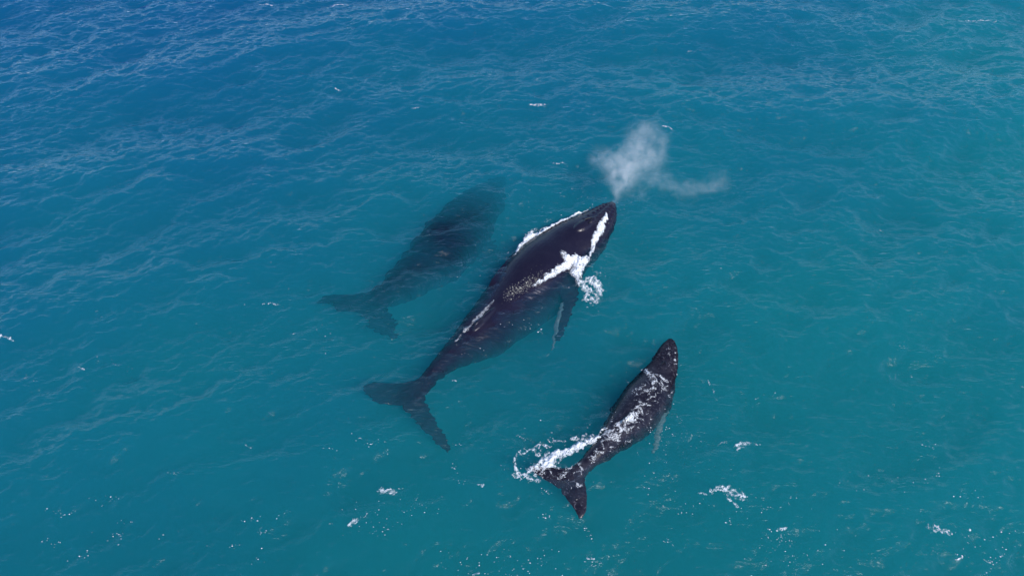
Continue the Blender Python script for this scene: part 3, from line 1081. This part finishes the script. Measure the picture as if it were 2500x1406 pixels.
# ------------------------------------------------------------------ the blow: puffs of mist above the head
def blow():
    pf = [  # px, py, height, rx, ry, rz (m), density
        (1506, 484, .8, .26, .26, .45, .7), (1512, 458, 1.2, .36, .35, .5, .9), (1528, 430, 1.8, .50, .45, .55, 1.35), (1545, 396, 2.2, .62, .5, .7, 1.4),
        (1500, 398, 2.1, .62, .5, .55, .95), (1468, 388, 2.0, .50, .5, .45, .6), (1592, 384, 2.3, .65, .5, .6, 1.0), (1562, 346, 2.7, .62, .5, .6, .85),
        (1580, 314, 3.1, .50, .4, .5, .65), (1618, 346, 2.6, .40, .4, .45, .5), (1500, 430, 1.7, .50, .45, .5, .6), (1600, 436, 1.7, .65, .5, .32, .5),
        (1645, 458, 1.3, .70, .5, .30, .5), (1694, 464, 1.2, .70, .5, .30, .5), (1734, 456, 1.3, .55, .45, .36, .5), (1764, 438, 1.5, .52, .5, .45, .30),
        (1560, 470, 1.2, .6, .45, .3, .3),
    ]
    cs = [(P(a, b, z), (rx, ry, rz), dn) for a, b, z, rx, ry, rz, dn in pf]
    org = Vector(cs[3][0])
    hull = fuse('blow_mist', [ellip(c, tuple(2.0 * k_ for k_ in r)) for c, r, _ in cs], None, 0.10, smooth_it=3)
    hull.data.transform(__import__('mathutils').Matrix.Translation(-org))
    hull.location = org
    m, nt, out = new_mat('mist')
    L = nt.links.new
    tc = nd(nt, 'ShaderNodeTexCoord')
    # wispy domain warp
    wv = nd(nt, 'ShaderNodeTexNoise', Scale=1.3, Detail=5.0, Roughness=0.68)
    L(tc.outputs['Object'], wv.inputs['Vector'])
    sub = nd(nt, 'ShaderNodeVectorMath', operation='SUBTRACT')
    L(wv.outputs['Color'], sub.inputs[0])
    sub.inputs[1].default_value = (.5, .5, .5)
    scl = nd(nt, 'ShaderNodeVectorMath', operation='SCALE')
    scl.inputs['Scale'].default_value = 1.25
    L(sub.outputs[0], scl.inputs[0])
    pos = nd(nt, 'ShaderNodeVectorMath', operation='ADD')
    L(tc.outputs['Object'], pos.inputs[0]); L(scl.outputs[0], pos.inputs[1])
    acc = None
    for c, r, dn in cs:
        a = nd(nt, 'ShaderNodeVectorMath', operation='SUBTRACT')
        L(pos.outputs[0], a.inputs[0])
        a.inputs[1].default_value = tuple(Vector(c) - org)
        b = nd(nt, 'ShaderNodeVectorMath', operation='DIVIDE')
        L(a.outputs[0], b.inputs[0])
        b.inputs[1].default_value = r
        d = nd(nt, 'ShaderNodeVectorMath', operation='DOT_PRODUCT')
        L(b.outputs[0], d.inputs[0]); L(b.outputs[0], d.inputs[1])
        e = nd(nt, 'ShaderNodeMath', operation='MULTIPLY_ADD')
        e.inputs[1].default_value = -1.35
        e.inputs[2].default_value = math.log(dn)
        L(d.outputs['Value'], e.inputs[0])
        f = nd(nt, 'ShaderNodeMath', operation='EXPONENT')
        L(e.outputs[0], f.inputs[0])
        if acc is None:
            acc = f
        else:
            g = nd(nt, 'ShaderNodeMath', operation='ADD')
            L(acc.outputs[0], g.inputs[0]); L(f.outputs[0], g.inputs[1])
            acc = g
    n1 = nd(nt, 'ShaderNodeTexNoise', Scale=2.6, Detail=5.0, Roughness=0.62, Distortion=.5)
    L(tc.outputs['Object'], n1.inputs['Vector'])
    r1 = nd(nt, 'ShaderNodeMapRange')
    r1.inputs['From Min'].default_value = 0.36
    r1.inputs['From Max'].default_value = 0.68
    r1.inputs['To Min'].default_value = 0.15
    r1.inputs['To Max'].default_value = 1.9
    L(n1.outputs[0], r1.inputs['Value'])
    mu = nd(nt, 'ShaderNodeMath', operation='MULTIPLY')
    L(acc.outputs[0], mu.inputs[0]); L(r1.outputs[0], mu.inputs[1])
    sb2 = nd(nt, 'ShaderNodeMath', operation='MULTIPLY_ADD')
    sb2.inputs[1].default_value = 0.55
    sb2.inputs[2].default_value = -0.03
    sb2.use_clamp = False
    L(mu.outputs[0], sb2.inputs[0])
    mxx = nd(nt, 'ShaderNodeMath', operation='MAXIMUM')
    mxx.inputs[1].default_value = 0
    L(sb2.outputs[0], mxx.inputs[0])
    vo = nd(nt, 'ShaderNodeVolumePrincipled')
    vo.inputs['Color'].default_value = (.99, .985, .97, 1)
    vo.inputs['Anisotropy'].default_value = -0.1
    L(mxx.outputs[0], vo.inputs['Density'])
    L(vo.outputs[0], out.inputs['Volume'])
    hull.data.materials.clear()
    hull.data.materials.append(m)
    tag(hull, 'white misty blow drifting up and right from the blowing whale', 'mist')
    return hull


blow()
